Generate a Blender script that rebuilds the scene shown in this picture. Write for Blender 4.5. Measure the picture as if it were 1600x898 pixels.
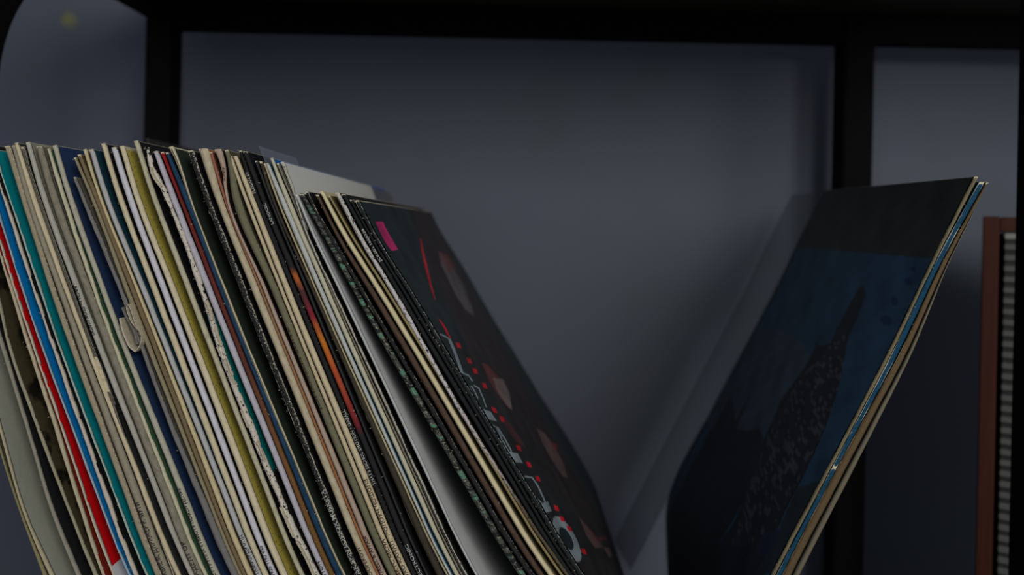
import bpy, math, random
import numpy as np

# ------------------------------------------------------------------ frame
FPX, PX0, PY0 = 1150.0, 800.0, 352.0        # focal length in pixels, principal point (1600x898)
ROLL = math.radians(1.25)
SC = bpy.context.scene
COL = SC.collection
for o in list(bpy.data.objects):
    bpy.data.objects.remove(o)

cam_d = bpy.data.cameras.new('camera')
cam = bpy.data.objects.new('camera', cam_d)
COL.objects.link(cam)
cam_d.sensor_width = 36.0
cam_d.lens = FPX / 1600 * 36.0
cam_d.shift_y = -(449.0 - PY0) / 1600.0
cam_d.clip_start = 0.01
cam_d.dof.use_dof = True
cam_d.dof.focus_distance = 0.352
cam_d.dof.aperture_fstop = 5.6
cam.rotation_euler = (math.radians(90), -ROLL, 0)
SC.camera = cam

# ------------------------------------------------------------------ light
w = bpy.data.worlds.new('room_light')
SC.world = w
w.use_nodes = True
w.node_tree.nodes['Background'].inputs[0].default_value = (0.80, 0.87, 1.0, 1)
w.node_tree.nodes['Background'].inputs[1].default_value = 0.25


def area(name, loc, target, size, power, colour):
    d = bpy.data.lights.new(name, 'AREA')
    d.shape = 'RECTANGLE'
    d.size, d.size_y = size
    d.energy = power
    d.color = colour
    o = bpy.data.objects.new(name, d)
    COL.objects.link(o)
    o.location = loc
    v = np.array(target) - np.array(loc)
    from mathutils import Vector
    o.rotation_euler = Vector(v).to_track_quat('-Z', 'Y').to_euler()
    return o


area('window_light', (0.50, -0.82, 0.46), (0.0, 0.45, -0.08), (0.7, 0.6), 11.5, (1.0, 0.965, 0.92))
SC.view_settings.view_transform = 'Standard'
SC.view_settings.look = 'None'
SC.view_settings.exposure = 0.0
SC.view_settings.gamma = 1.0
SC.view_settings.use_curve_mapping = False


# ------------------------------------------------------------------ helpers
def un(px, py, Y):
    """point seen at photo pixel (px, py) at distance Y in front of the camera"""
    dx, dy = px - PX0, py - PY0
    wx = dx * math.cos(ROLL) + dy * math.sin(ROLL)
    wy = -dx * math.sin(ROLL) + dy * math.cos(ROLL)
    return np.array([wx / FPX * Y, Y, -wy / FPX * Y])


def unv(px, py, Y):
    dx, dy = px - PX0, py - PY0
    wx = dx * math.cos(ROLL) + dy * math.sin(ROLL)
    wy = -dx * math.sin(ROLL) + dy * math.cos(ROLL)
    return np.stack([wx / FPX * Y, np.broadcast_to(Y, wx.shape), -wy / FPX * Y], -1)


def lin(c):
    """sRGB 0-255 -> linear"""
    r = []
    for v in c:
        v = v / 255.0
        r.append(v / 12.92 if v <= 0.04045 else ((v + 0.055) / 1.055) ** 2.4)
    return tuple(r) + (1.0,)


def make_obj(name, verts, faces, mat, parent=None, smooth=False, uv=None, attr=None):
    me = bpy.data.meshes.new(name)
    me.from_pydata([tuple(map(float, v)) for v in verts], [], [tuple(int(i) for i in f) for f in faces])
    if uv is not None:
        ul = me.uv_layers.new(name='UVMap')
        li = np.zeros(len(me.loops), dtype=np.int32)
        me.loops.foreach_get('vertex_index', li)
        ul.data.foreach_set('uv', np.asarray(uv, dtype=np.float32)[li].ravel())
    if attr is not None:
        for k, vals in attr.items():
            a = me.attributes.new(k, 'FLOAT', 'POINT')
            a.data.foreach_set('value', np.asarray(vals, dtype=np.float32))
    if smooth:
        me.polygons.foreach_set('use_smooth', [True] * len(me.polygons))
    me.materials.append(mat)
    me.validate()
    me.update()
    o = bpy.data.objects.new(name, me)
    COL.objects.link(o)
    if parent is not None:
        o.parent = parent
    return o


def thing(name, label, cat, loc=(0, 0, 0), group=None):
    o = bpy.data.objects.new(name, None)
    COL.objects.link(o)
    o.empty_display_size = 0.02
    o.location = loc
    o['label'] = label
    o['category'] = cat
    if group:
        o['group'] = group
    return o


class MB:
    def __init__(s):
        s.v, s.f = [], []

    def box(s, x0, x1, y0, y1, z0, z1, b=0.0):
        """box, bevelled by b on the edges that run along its longest side"""
        n = len(s.v)
        if b <= 0:
            for z in (z0, z1):
                for (x, y) in ((x0, y0), (x1, y0), (x1, y1), (x0, y1)):
                    s.v.append((x, y, z))
            s.f += [(n, n + 3, n + 2, n + 1), (n + 4, n + 5, n + 6, n + 7)]
            for i in range(4):
                j = (i + 1) % 4
                s.f.append((n + i, n + j, n + 4 + j, n + 4 + i))
            return
        L = (x1 - x0, y1 - y0, z1 - z0)
        ax = L.index(max(L))
        lo, hi = [x0, y0, z0], [x1, y1, z1]
        a, c = [i for i in range(3) if i != ax]
        ring = [(lo[a] + b, lo[c]), (hi[a] - b, lo[c]), (hi[a], lo[c] + b), (hi[a], hi[c] - b),
                (hi[a] - b, hi[c]), (lo[a] + b, hi[c]), (lo[a], hi[c] - b), (lo[a], lo[c] + b)]
        ca, cc = (lo[a] + hi[a]) / 2, (lo[c] + hi[c]) / 2
        levels = [(lo[ax], 1), (lo[ax] + b, 0), (hi[ax] - b, 0), (hi[ax], 1)]
        for (t, shrink) in levels:
            for (p, q) in ring:
                if shrink:
                    p += b * (1 if p < ca else -1) * 0.8
                    q += b * (1 if q < cc else -1) * 0.8
                v = [0, 0, 0]
                v[ax], v[a], v[c] = t, p, q
                s.v.append(tuple(v))
        for k in range(3):
            for i in range(8):
                j = (i + 1) % 8
                s.f.append((n + k * 8 + i, n + k * 8 + j, n + k * 8 + 8 + j, n + k * 8 + 8 + i))
        s.f.append(tuple(n + i for i in range(7, -1, -1)))
        s.f.append(tuple(n + 24 + i for i in range(8)))

    def cyl(s, c, axis, r, h, n=16):
        k = len(s.v)
        a, b = [i for i in range(3) if i != axis]
        for t in (0, h):
            for i in range(n):
                v = list(c)
                v[axis] += t
                v[a] += r * math.cos(2 * math.pi * i / n)
                v[b] += r * math.sin(2 * math.pi * i / n)
                s.v.append(tuple(v))
        for i in range(n):
            j = (i + 1) % n
            s.f.append((k + i, k + j, k + n + j, k + n + i))
        s.f.append(tuple(k + i for i in range(n - 1, -1, -1)))
        s.f.append(tuple(k + n + i for i in range(n)))

    def build(s, name, mat, parent=None, smooth=False):
        o = make_obj(name, s.v, s.f, mat, parent, smooth)
        import bmesh
        bm = bmesh.new()
        bm.from_mesh(o.data)
        bmesh.ops.recalc_face_normals(bm, faces=bm.faces)
        bm.to_mesh(o.data)
        bm.free()
        return o


# ------------------------------------------------------------------ materials
class NT:
    def __init__(s, name):
        s.m = bpy.data.materials.new(name)
        s.m.use_nodes = True
        s.t = s.m.node_tree
        s.b = s.t.nodes['Principled BSDF']

    def n(s, typ, **kw):
        x = s.t.nodes.new(typ)
        for k, v in kw.items():
            setattr(x, k, v)
        return x

    def l(s, a, b):
        s.t.links.new(a, b)

    def noise(s, vec, scale, detail=3, rough=0.6, xyz=None):
        if xyz is not None:
            mp = s.n('ShaderNodeMapping')
            mp.inputs['Scale'].default_value = xyz
            s.l(vec, mp.inputs['Vector'])
            vec = mp.outputs[0]
        x = s.n('ShaderNodeTexNoise')
        x.inputs['Scale'].default_value = scale
        x.inputs['Detail'].default_value = detail
        x.inputs['Roughness'].default_value = rough
        s.l(vec, x.inputs['Vector'])
        return x.outputs['Fac']

    def math(s, op, a, b=None, clamp=False):
        x = s.n('ShaderNodeMath', operation=op)
        x.use_clamp = clamp
        for i, v in enumerate((a, b)):
            if v is None:
                continue
            if isinstance(v, (int, float)):
                x.inputs[i].default_value = v
            else:
                s.l(v, x.inputs[i])
        return x.outputs[0]

    def step(s, v, lo, hi):
        x = s.n('ShaderNodeMapRange')
        x.clamp = True
        x.inputs['From Min'].default_value = lo
        x.inputs['From Max'].default_value = hi
        s.l(v, x.inputs['Value'])
        return x.outputs[0]

    def mix(s, fac, a, b):
        x = s.n('ShaderNodeMix', data_type='RGBA')
        if isinstance(fac, (int, float)):
            x.inputs['Factor'].default_value = fac
        else:
            s.l(fac, x.inputs['Factor'])
        for i, v in ((6, a), (7, b)):
            if isinstance(v, tuple):
                x.inputs[i].default_value = v
            else:
                s.l(v, x.inputs[i])
        return x.outputs[2]

    def bump(s, h, strength, dist):
        x = s.n('ShaderNodeBump')
        x.inputs['Strength'].default_value = strength
        x.inputs['Distance'].default_value = dist
        s.l(h, x.inputs['Height'])
        s.l(x.outputs[0], s.b.inputs['Normal'])

    def fin(s, col=None, rough=0.8, spec=0.3):
        if col is not None:
            if isinstance(col, tuple):
                s.b.inputs['Base Color'].default_value = col
            else:
                s.l(col, s.b.inputs['Base Color'])
        s.b.inputs['Roughness'].default_value = rough
        s.b.inputs['Specular IOR Level'].default_value = spec
        return s.m


CARD = lin((206, 194, 164))


def spine_mat(name, base, wear=0.15, wearcol=CARD, mottle=0.12, seed=0.0, dark=None, rough=0.75, bands=None):
    """printed card spine; UV is in millimetres, attribute 'edge' is 0 mid-spine, 1 at its creases and ends"""
    q = NT(name)
    uv = q.n('ShaderNodeUVMap').outputs[0]
    off = q.n('ShaderNodeMapping')
    off.inputs['Location'].default_value = (seed * 13.7, seed * 71.3, 0)
    q.l(uv, off.inputs['Vector'])
    vec = off.outputs[0]
    col = base
    if bands:
        sep = q.n('ShaderNodeSeparateXYZ')
        q.l(uv, sep.inputs[0])
        ramp = q.n('ShaderNodeValToRGB')
        ramp.color_ramp.interpolation = 'LINEAR'
        L = bands[0]
        el = ramp.color_ramp.elements
        for i, (p, c) in enumerate(bands[1]):
            e = el[i] if i < 2 else el.new(p / L)
            e.position = p / L
            e.color = c
        nz = q.noise(vec, 0.35, 3)
        pos = q.math('ADD', q.math('DIVIDE', sep.outputs[1], L), q.math('MULTIPLY', q.math('SUBTRACT', nz, 0.5), 0.02))
        q.l(pos, ramp.inputs[0])
        col = ramp.outputs[0]
    n1 = q.noise(vec, 0.25, 4, 0.65, (3.0, 1.0, 1.0))
    dk = tuple(c * 0.62 for c in (base[0], base[1], base[2] * 0.9)) + (1.0,)
    if bands is None:
        col = q.mix(q.math('MULTIPLY', q.step(n1, 0.42, 0.72), mottle * 4, True), col, dk)
    n2 = q.noise(vec, 2.2, 4, 0.75, (1.0, 0.35, 1.0))
    ea = q.n('ShaderNodeAttribute', attribute_name='edge').outputs['Fac']
    e2 = q.math('POWER', ea, 3.0)
    m = q.math('ADD', n2, q.math('MULTIPLY', e2, 0.16))
    th = 0.80 - wear * 0.45
    mask = q.step(m, th, th + 0.05)
    col = q.mix(mask, col, wearcol)
    if dark is not None:
        n3 = q.noise(vec, 0.9, 3, 0.7, (1.3, 0.5, 1.0))
        col = q.mix(q.step(n3, 0.60 - dark * 0.3, 0.64 - dark * 0.3), col, (0.012, 0.012, 0.014, 1))
    q.bump(q.noise(vec, 3.0, 4, 0.7), 0.5, 0.0004)
    return q.fin(col, rough, 0.25)


def cover_mat(name, base, wear=0.4, seed=0.0, rough=0.55, second=None, wearcol=CARD, attr_col=False, gloss=0.3):
    """sleeve face; UV is millimetres from the spine crease and from the top edge"""
    q = NT(name)
    uvn = q.n('ShaderNodeUVMap').outputs[0]
    sep = q.n('ShaderNodeSeparateXYZ')
    q.l(uvn, sep.inputs[0])
    off = q.n('ShaderNodeMapping')
    off.inputs['Location'].default_value = (seed * 9.7, seed * 31.3, 0)
    q.l(uvn, off.inputs['Vector'])
    vec = off.outputs[0]
    if attr_col:
        col = q.n('ShaderNodeAttribute', attribute_name='print').outputs['Color']
    else:
        col = base
    if second is not None:
        # second = (colour, scale, threshold)
        n0 = q.noise(vec, second[1], 3, 0.6)
        col = q.mix(q.step(n0, second[2], second[2] + 0.08), col, second[0])
    n1 = q.noise(vec, 1.1, 3, 0.7)
    d = q.math('MINIMUM', sep.outputs[0], sep.outputs[1])
    m = q.math('SUBTRACT', q.math('MULTIPLY', n1, 2.2 * wear), d)
    col = q.mix(q.step(m, 0.0, 0.25), col, wearcol)
    q.bump(q.noise(vec, 0.15, 3), 0.25, 0.001)
    return q.fin(col, rough, gloss)


def plain(name, col, rough=0.6, spec=0.3, noise=None, metal=0.0):
    q = NT(name)
    c = col
    if noise:
        tc = q.n('ShaderNodeTexCoord').outputs['Object']
        f = q.noise(tc, noise[0], 4, 0.6, noise[3] if len(noise) > 3 else None)
        c = q.mix(q.step(f, 0.35, 0.7), col, noise[1])
        q.bump(f, noise[2], 0.001)
    q.b.inputs['Metallic'].default_value = metal
    return q.fin(c, rough, spec)


M_FIBRE = plain('torn_card_fibre', lin((176, 168, 148)), 0.95, 0.1)
M_INK = plain('black_print', (0.02, 0.02, 0.02, 1), 0.6)
M_INKW = plain('pale_print', lin((175, 175, 168)), 0.6)
M_INKG = plain('dull_gold_print', lin((120, 90, 40)), 0.6)
M_INKR = plain('brown_print', lin((70, 40, 34)), 0.6)
M_BLACK = plain('black_powder_coat', (0.004, 0.004, 0.0045, 1), 0.7, 0.06, (220, (0.006, 0.006, 0.006, 1), 0.15))

# ------------------------------------------------------------------ setting
def wall_mat():
    q = NT('wall_paint')
    tc = q.n('ShaderNodeTexCoord').outputs['Object']
    n1 = q.noise(tc, 5.0, 3)
    c = q.mix(q.step(n1, 0.35, 0.65), lin((90, 97, 107)), lin((96, 99, 115)))
    n2 = q.noise(tc, 9.0, 2)
    c = q.mix(q.math('MULTIPLY', q.step(n2, 0.5, 0.75), 0.35), c, lin((85, 98, 102)))
    # dab of old yellow paint near the upper left of the shelf
    vm = q.n('ShaderNodeVectorMath', operation='DISTANCE')
    p = un(108, 32, 0.76)
    q.l(tc, vm.inputs[0])
    vm.inputs[1].default_value = tuple(p)
    n3 = q.noise(tc, 90.0, 3)
    d = q.math('ADD', vm.outputs['Value'], q.math('MULTIPLY', n3, 0.012))
    c = q.mix(q.math('SUBTRACT', 1.0, q.step(d, 0.009, 0.017)), c, lin((128, 128, 84)))
    q.bump(q.noise(tc, 130.0, 4), 0.12, 0.002)
    return q.fin(c, 0.7, 0.25)


WM = wall_mat()
WY = 0.76
m = MB()
m.box(-2.6, 2.6, WY, WY + 0.1, -1.3, 1.5)
o = m.build('wall_back', WM)
o['kind'] = 'structure'
m = MB()
m.box(-2.6, 2.6, -2.2, WY + 0.1, -1.36, -1.3)
o = m.build('floor', plain('floor_boards', lin((92, 80, 68)), 0.6, 0.3, (3.0, lin((70, 58, 48)), 0.1, (1, 12, 1))))
o['kind'] = 'structure'

# ------------------------------------------------------------------ shelf
FLOOR_Z = -0.300
shelf = thing('metal_shelf', 'black metal shelving frame that holds the leaning records', 'shelf')


def part(name, mat, boxes, parent=shelf, b=0.0015):
    m = MB()
    for bx in boxes:
        m.box(*bx, b)
    return m.build(name, mat, parent)


part('rear_post', M_BLACK, [(-0.348, -0.3235, 0.690, 0.715, -1.30, 0.26)])
part('rear_post', M_BLACK, [(0.3086, 0.337, 0.690, 0.715, -1.30, 0.26)])
part('front_post', M_BLACK, [(0.3240, 0.350, 0.447, 0.475, -1.30, 0.26)])
part('front_post', M_BLACK, [(-0.348, -0.3370, 0.447, 0.475, -1.30, 0.26)])
part('rear_beam', M_BLACK, [(-0.348, 0.70, 0.694, 0.712, 0.1795, 0.2065)])
part('side_rail', M_BLACK, [(-0.348, -0.3235, 0.475, 0.690, 0.187, 0.2065)])
part('front_beam', M_BLACK, [(-0.3370, 0.3240, 0.449, 0.470, 0.180, 0.2065)])
# curved gusset between front post and side rail
m = MB()
arc = []
cy, cz, R = 0.609, 0.0785, 0.1185
for i in range(25):
    a = math.pi - i / 24 * math.pi / 2
    arc.append((cy + R * math.cos(a), cz + R * math.sin(a)))
outl = [(0.475, cz)] + arc + [(cy, 0.2065), (0.475, 0.2065)]
for x in (-0.348, -0.3445):
    for (yy, zz) in outl:
        m.v.append((x, yy, zz))
nn = len(outl)
for i in range(nn):
    j = (i + 1) % nn
    m.f.append((i, j, nn + j, nn + i))
m.f.append(tuple(range(nn - 1, -1, -1)))
m.f.append(tuple(range(nn, 2 * nn)))
m.build('corner_gusset', M_BLACK, shelf)
# bolts that fix the rear beam
for x in (-0.311, 0.322):
    m = MB()
    m.cyl((x, 0.6885, 0.193 if x > 0 else 0.1835), 1, 0.0055, 0.008, 20)
    m.build('bolt', M_BLACK, shelf, True)
M_BOARD = plain('dark_shelf_board', lin((58, 52, 38)), 0.6, 0.25, (6, lin((44, 40, 30)), 0.15, (1, 14, 14)))
part('upper_board', M_BOARD, [(-0.345, 0.70, 0.452, 0.714, 0.2067, 0.226)], b=0.001)
part('record_board', M_BOARD, [(-0.345, 0.312, 0.33, 0.52, FLOOR_Z - 0.016, FLOOR_Z)], b=0.001)
part('side_bar', M_BLACK, [(-0.345, -0.325, 0.475, 0.690, FLOOR_Z - 0.036, FLOOR_Z - 0.016)])
part('front_bar', M_BLACK, [(-0.337, 0.324, 0.450, 0.472, FLOOR_Z - 0.036, FLOOR_Z - 0.016)])
LOWZ = -0.43
part('lower_board', M_BOARD, [(-0.345, 0.70, 0.40, 0.714, LOWZ - 0.02, LOWZ)], b=0.001)
part('side_bar', M_BLACK, [(-0.332, -0.314, 0.475, 0.690, -0.075, -0.050)])

# ------------------------------------------------------------------ sleeves
def interp(keys, y):
    """smooth (monotone-ish Hermite) interpolation through {y: value}"""
    ks = sorted(keys)
    xs = np.array([float(keys[k]) for k in ks])
    ks = np.array(ks, float)
    dlt = np.diff(xs) / np.diff(ks)
    mm = np.empty(len(ks))
    mm[0], mm[-1] = dlt[0], dlt[-1]
    for i in range(1, len(ks) - 1):
        h0, h1 = ks[i] - ks[i - 1], ks[i + 1] - ks[i]
        mm[i] = (dlt[i - 1] * h1 + dlt[i] * h0) / (h0 + h1)
    y = np.clip(np.asarray(y, float), ks[0], ks[-1])
    i = np.clip(np.searchsorted(ks, y, side='right') - 1, 0, len(ks) - 2)
    h = ks[i + 1] - ks[i]
    t = (y - ks[i]) / h
    return ((2 * t**3 - 3 * t**2 + 1) * xs[i] + (t**3 - 2 * t**2 + t) * h * mm[i]
            + (-2 * t**3 + 3 * t**2) * xs[i + 1] + (t**3 - t**2) * h * mm[i + 1])


def noise1(n, rng, corr):
    k = max(2, int(n / corr) + 2)
    v = rng.uniform(-1, 1, k)
    return np.interp(np.linspace(0, k - 1, n), np.arange(k), v)


class Sleeve:
    pass


def floor_y(x, Yf):
    """photo row at which a spine at distance Yf meets the shelf board"""
    dx = x - PX0
    wy = -FLOOR_Z / Yf * FPX
    return PY0 + (wy + dx * math.sin(ROLL)) / math.cos(ROLL)


def sleeve(label, keys, spine_col, cover_col, wear=0.15, ragged=0.35, seed=1, Yf=0.35, depth=0.3135,
           dvec=None, bottom=None, dark=None, mottle=0.12, fibres=7, bands=None, cwear=0.22, second=None,
           bulge=0.42, name='record_sleeve', cat='record sleeve', group=None, spine=True, cover_m=None,
           spine_m=None, ysplit=None, nd=1, wearcol=CARD, rough=0.55):
    rng = np.random.default_rng(seed * 7 + 3)
    S = Sleeve()
    L = {k: v[0] for k, v in keys.items()}
    R_ = {k: v[1] for k, v in keys.items()}
    ks = sorted(keys)
    k1, k0 = ks[-1], ks[-2]
    wdt = R_[k1] - L[k1]
    if Yf < 0.4:
        # the sleeves bow upright towards their feet
        if bottom is None:
            xb = L[k1] + (L[k1] - L[k0]) / (k1 - k0) * 0.97 * (1200 - k1)
        else:
            xb, wdt = bottom
        L[1200], R_[1200] = xb, xb + wdt
    else:
        xb = L[k1] + (L[k1] - L[k0]) / (k1 - k0) * 0.97 * (floor_y(L[k1], Yf) - k1)
    yb = floor_y(xb, Yf)
    L[yb], R_[yb] = xb, xb + wdt
    S.L, S.R, S.Yf, S.y0, S.yb = L, R_, Yf, ks[0], yb
    d = np.array(dvec if dvec is not None else (-0.002, 1.0, 0.0015), float)
    d = d / np.linalg.norm(d)
    S.d = d
    root = thing(name, label, cat, group=group)
    S.root = root

    # --- body: two card faces closed at the crease, a box-like thin shell
    N = 60
    ys = np.linspace(ks[0] + 1.0, yb, N)
    lx, rx = interp(L, ys) + 0.25, interp(R_, ys) - 0.25
    tw = np.maximum((rx - lx) * (0.86 if spine else 1), 0.6)
    rx = lx + tw
    setb = (tw / FPX * Yf) * 0.25 + 0.0004
    fl, fr = unv(lx, ys, Yf), unv(rx, ys, Yf)
    fl = fl + d * setb[:, None]
    fr = fr + d * setb[:, None]
    s = np.concatenate([[0], np.cumsum(np.linalg.norm(np.diff(fl, axis=0), axis=1))]) * 1000
    dd = np.linspace(0, depth, nd + 1)
    verts, uv = [], []
    for k, dk in enumerate(dd):
        f = dk / depth
        th = (fr - fl)
        # sleeve flattens slightly towards its open rear edge
        a = fl + d * dk + th * 0.12 * f
        b = fr + d * dk - th * 0.12 * f
        for i in range(N):
            verts.append(a[i]); uv.append((dk * 1000, s[i]))
            verts.append(b[i]); uv.append((dk * 1000, s[i]))
    faces = []
    W = 2 * N
    for k in range(nd):
        o0, o1 = k * W, (k + 1) * W
        for i in range(N - 1):
            faces.append((o0 + 2 * i, o0 + 2 * i + 2, o1 + 2 * i + 2, o1 + 2 * i))          # left face
            faces.append((o0 + 2 * i + 1, o1 + 2 * i + 1, o1 + 2 * i + 3, o0 + 2 * i + 3))  # right face
        faces.append((o0, o1, o1 + 1, o0 + 1))
        faces.append((o0 + W - 2, o0 + W - 1, o1 + W - 1, o1 + W - 2))
    for i in range(N - 1):
        faces.append((2 * i, 2 * i + 1, 2 * i + 3, 2 * i + 2))
        e = nd * W
        faces.append((e + 2 * i, e + 2 * i + 2, e + 2 * i + 3, e + 2 * i + 1))
    cm = cover_m or cover_mat('sleeve_face', cover_col, cwear, seed, second=second, rough=rough)
    S.cover = make_obj('cover', verts, faces, cm, root, uv=uv)

    # --- spine: rounded strip with a frayed outline
    if spine:
        NS, K = 230, 7
        ys = np.linspace(ks[0], yb, NS)
        l0, r0 = interp(L, ys), interp(R_, ys)
        wd = np.maximum((r0 - l0) * 0.9, 1.0)
        amp = ragged
        l1 = l0 + amp * (noise1(NS, rng, 2.0) * 0.6 + noise1(NS, rng, 7) * 0.6)
        r1 = l0 + wd + amp * (noise1(NS, rng, 2.0) * 0.6 + noise1(NS, rng, 7) * 0.6)
        # blunted upper corner
        tt = np.clip((ys - ks[0]) / 4.0, 0, 1)
        mid = (l1 + r1) / 2
        l1 = mid + (l1 - mid) * (0.55 + 0.45 * np.sqrt(tt))
        r1 = mid + (r1 - mid) * (0.55 + 0.45 * np.sqrt(tt))
        wob = noise1(NS, rng, 9) * 0.0003
        pr, pu, pe = [], [], []
        P0 = unv(l1, ys, Yf)
        sl_ = np.concatenate([[0], np.cumsum(np.linalg.norm(np.diff(P0, axis=0), axis=1))]) * 1000
        thick = (r1 - l1) / FPX * Yf
        for i in range(NS):
            a = un(l1[i], ys[i], Yf)
            b = un(r1[i], ys[i], Yf)
            te = min(1.0, (ys[i] - ks[0]) / 5.0)
            for j in range(K):
                u = j / (K - 1)
                arc_ = math.sin(math.pi * u) ** 0.6
                p = a + (b - a) * u
                out = thick[i] * bulge * arc_ * (0.4 + 0.6 * te) + wob[i] * arc_
                p = p + d * (thick[i] * 0.28 + 0.0003 - out)
                if te < 1:
                    p = p + d * 0.0012 * (1 - te) ** 2
                pr.append(p)
                pu.append((u * thick[i] * 1000, sl_[i]))
                pe.append(max(abs(2 * u - 1), 1.15 * (1 - te)))
            # closing strip behind the spine
        fs = []
        for i in range(NS - 1):
            for j in range(K - 1):
                a = i * K + j
                fs.append((a, a + 1, a + K + 1, a + K))
        nb = len(pr)
        for i in range(NS):
            for j in (0, K - 1):
                p = pr[i * K + j] + d * 0.0012
                pr.append(p); pu.append(pu[i * K + j]); pe.append(1.0)
        for i in range(NS - 1):
            fs.append((i * K, i * K + K, nb + 2 * i + 2, nb + 2 * i))
            fs.append((i * K + K - 1, nb + 2 * i + 1, nb + 2 * i + 3, i * K + 2 * K - 1))
            fs.append((nb + 2 * i, nb + 2 * i + 2, nb + 2 * i + 3, nb + 2 * i + 1))
        sm = spine_m or spine_mat('sleeve_spine', spine_col, wear, wearcol, mottle, seed, dark, bands=bands)
        S.spine = make_obj('spine', pr, fs, sm, root, True, uv=pu, attr={'edge': pe})
        S.thick = thick
        # --- loose fibres of torn card along the creases
        if fibres:
            fv, ff = [], []
            for q in range(fibres):
                y = rng.uniform(ks[0] + 1, min(yb, 960))
                if rng.random() < 0.12:
                    y = ks[0] + rng.uniform(0, 4)
                side = rng.random() < 0.5
                x = float(interp(L, y) if side else interp(R_, y))
                c = un(x, y, Yf) + d * rng.uniform(-0.0003, 0.0006)
                for z in range(int(rng.integers(2, 5))):
                    a = rng.uniform(0, 2 * math.pi)
                    ln = rng.uniform(0.0002, 0.0008)
                    dr = np.array([math.cos(a), rng.uniform(-0.8, 0.2), math.sin(a)]) * ln
                    sd = np.array([-math.sin(a), 0.1, math.cos(a)]) * 0.00006
                    up = np.array([0, -0.00012, 0])
                    n0 = len(fv)
                    fv += [c - sd, c + sd, c + dr * 0.6 + sd * 0.8 + up, c + dr + up * 2, c + dr * 0.6 - sd * 0.8 + up, c + up]
                    ff += [(n0, n0 + 1, n0 + 2), (n0, n0 + 2, n0 + 4), (n0 + 2, n0 + 3, n0 + 4), (n0, n0 + 5, n0 + 1)]
            fo = make_obj('torn_fibres', fv, ff, M_FIBRE, root)
            fo['kind'] = 'stuff'
    return S


def text_mesh(s):
    cu = bpy.data.curves.new('t', 'FONT')
    cu.body = s
    cu.size = 1.0
    cu.resolution_u = 3
    cu.offset = 0.012
    ob = bpy.data.objects.new('t', cu)
    COL.objects.link(ob)
    bpy.context.view_layer.update()
    dg = bpy.context.evaluated_depsgraph_get()
    me = bpy.data.meshes.new_from_object(ob.evaluated_get(dg))
    v = np.array([tuple(x.co) for x in me.vertices])
    f = [tuple(p.vertices) for p in me.polygons]
    bpy.data.objects.remove(ob)
    bpy.data.curves.remove(cu)
    bpy.data.meshes.remove(me)
    return v, f


def lettering(S, s, ya, yb, mat, up=True, lo=0.18, hi=0.82, lift=0.35, holes=0.0):
    """print running along a spine between photo rows ya < yb"""
    v, f = text_mesh(s)
    if len(v) == 0:
        return
    u = (v[:, 0] - v[:, 0].min()) / (np.ptp(v[:, 0]) + 1e-9)
    h = np.clip(v[:, 1] / 0.72, -0.25, 1.2)
    if up:
        y = yb - u * (yb - ya)
        q = hi - h * (hi - lo)
    else:
        y = ya + u * (yb - ya)
        q = lo + h * (hi - lo)
    l, r = interp(S.L, y), interp(S.R, y)
    # glyph height must stay perpendicular to the spine, so slide rows a little
    slope = (interp(S.L, y + 5) - interp(S.L, y - 5)) / 10
    x = l + (r - l) * q
    yy = y - (q - 0.5) * (r - l) * slope * 0.9
    x = interp(S.L, yy) + (r - l) * q
    P = unv(x, yy, S.Yf)
    th = (r - l) / FPX * S.Yf
    arc_ = np.sin(np.pi * np.clip(q, 0.02, 0.98)) ** 0.6
    off = th * 0.28 + 0.0003 - th * 0.46 * arc_ - 0.0004
    P = P + S.d[None] * off[:, None]
    make_obj('lettering', P, f, mat, S.root)


G = 'record sleeves leaning left in the long row'
RNG = random.Random(4)
CR = lin((206, 192, 160))
CR2 = lin((196, 190, 168))
TAUPE = lin((150, 143, 124))
GREYC = lin((176, 174, 162))
WHITE = lin((205, 204, 212))
BLK = (0.010, 0.010, 0.011, 1)
DK = lin((34, 34, 36))

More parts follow.
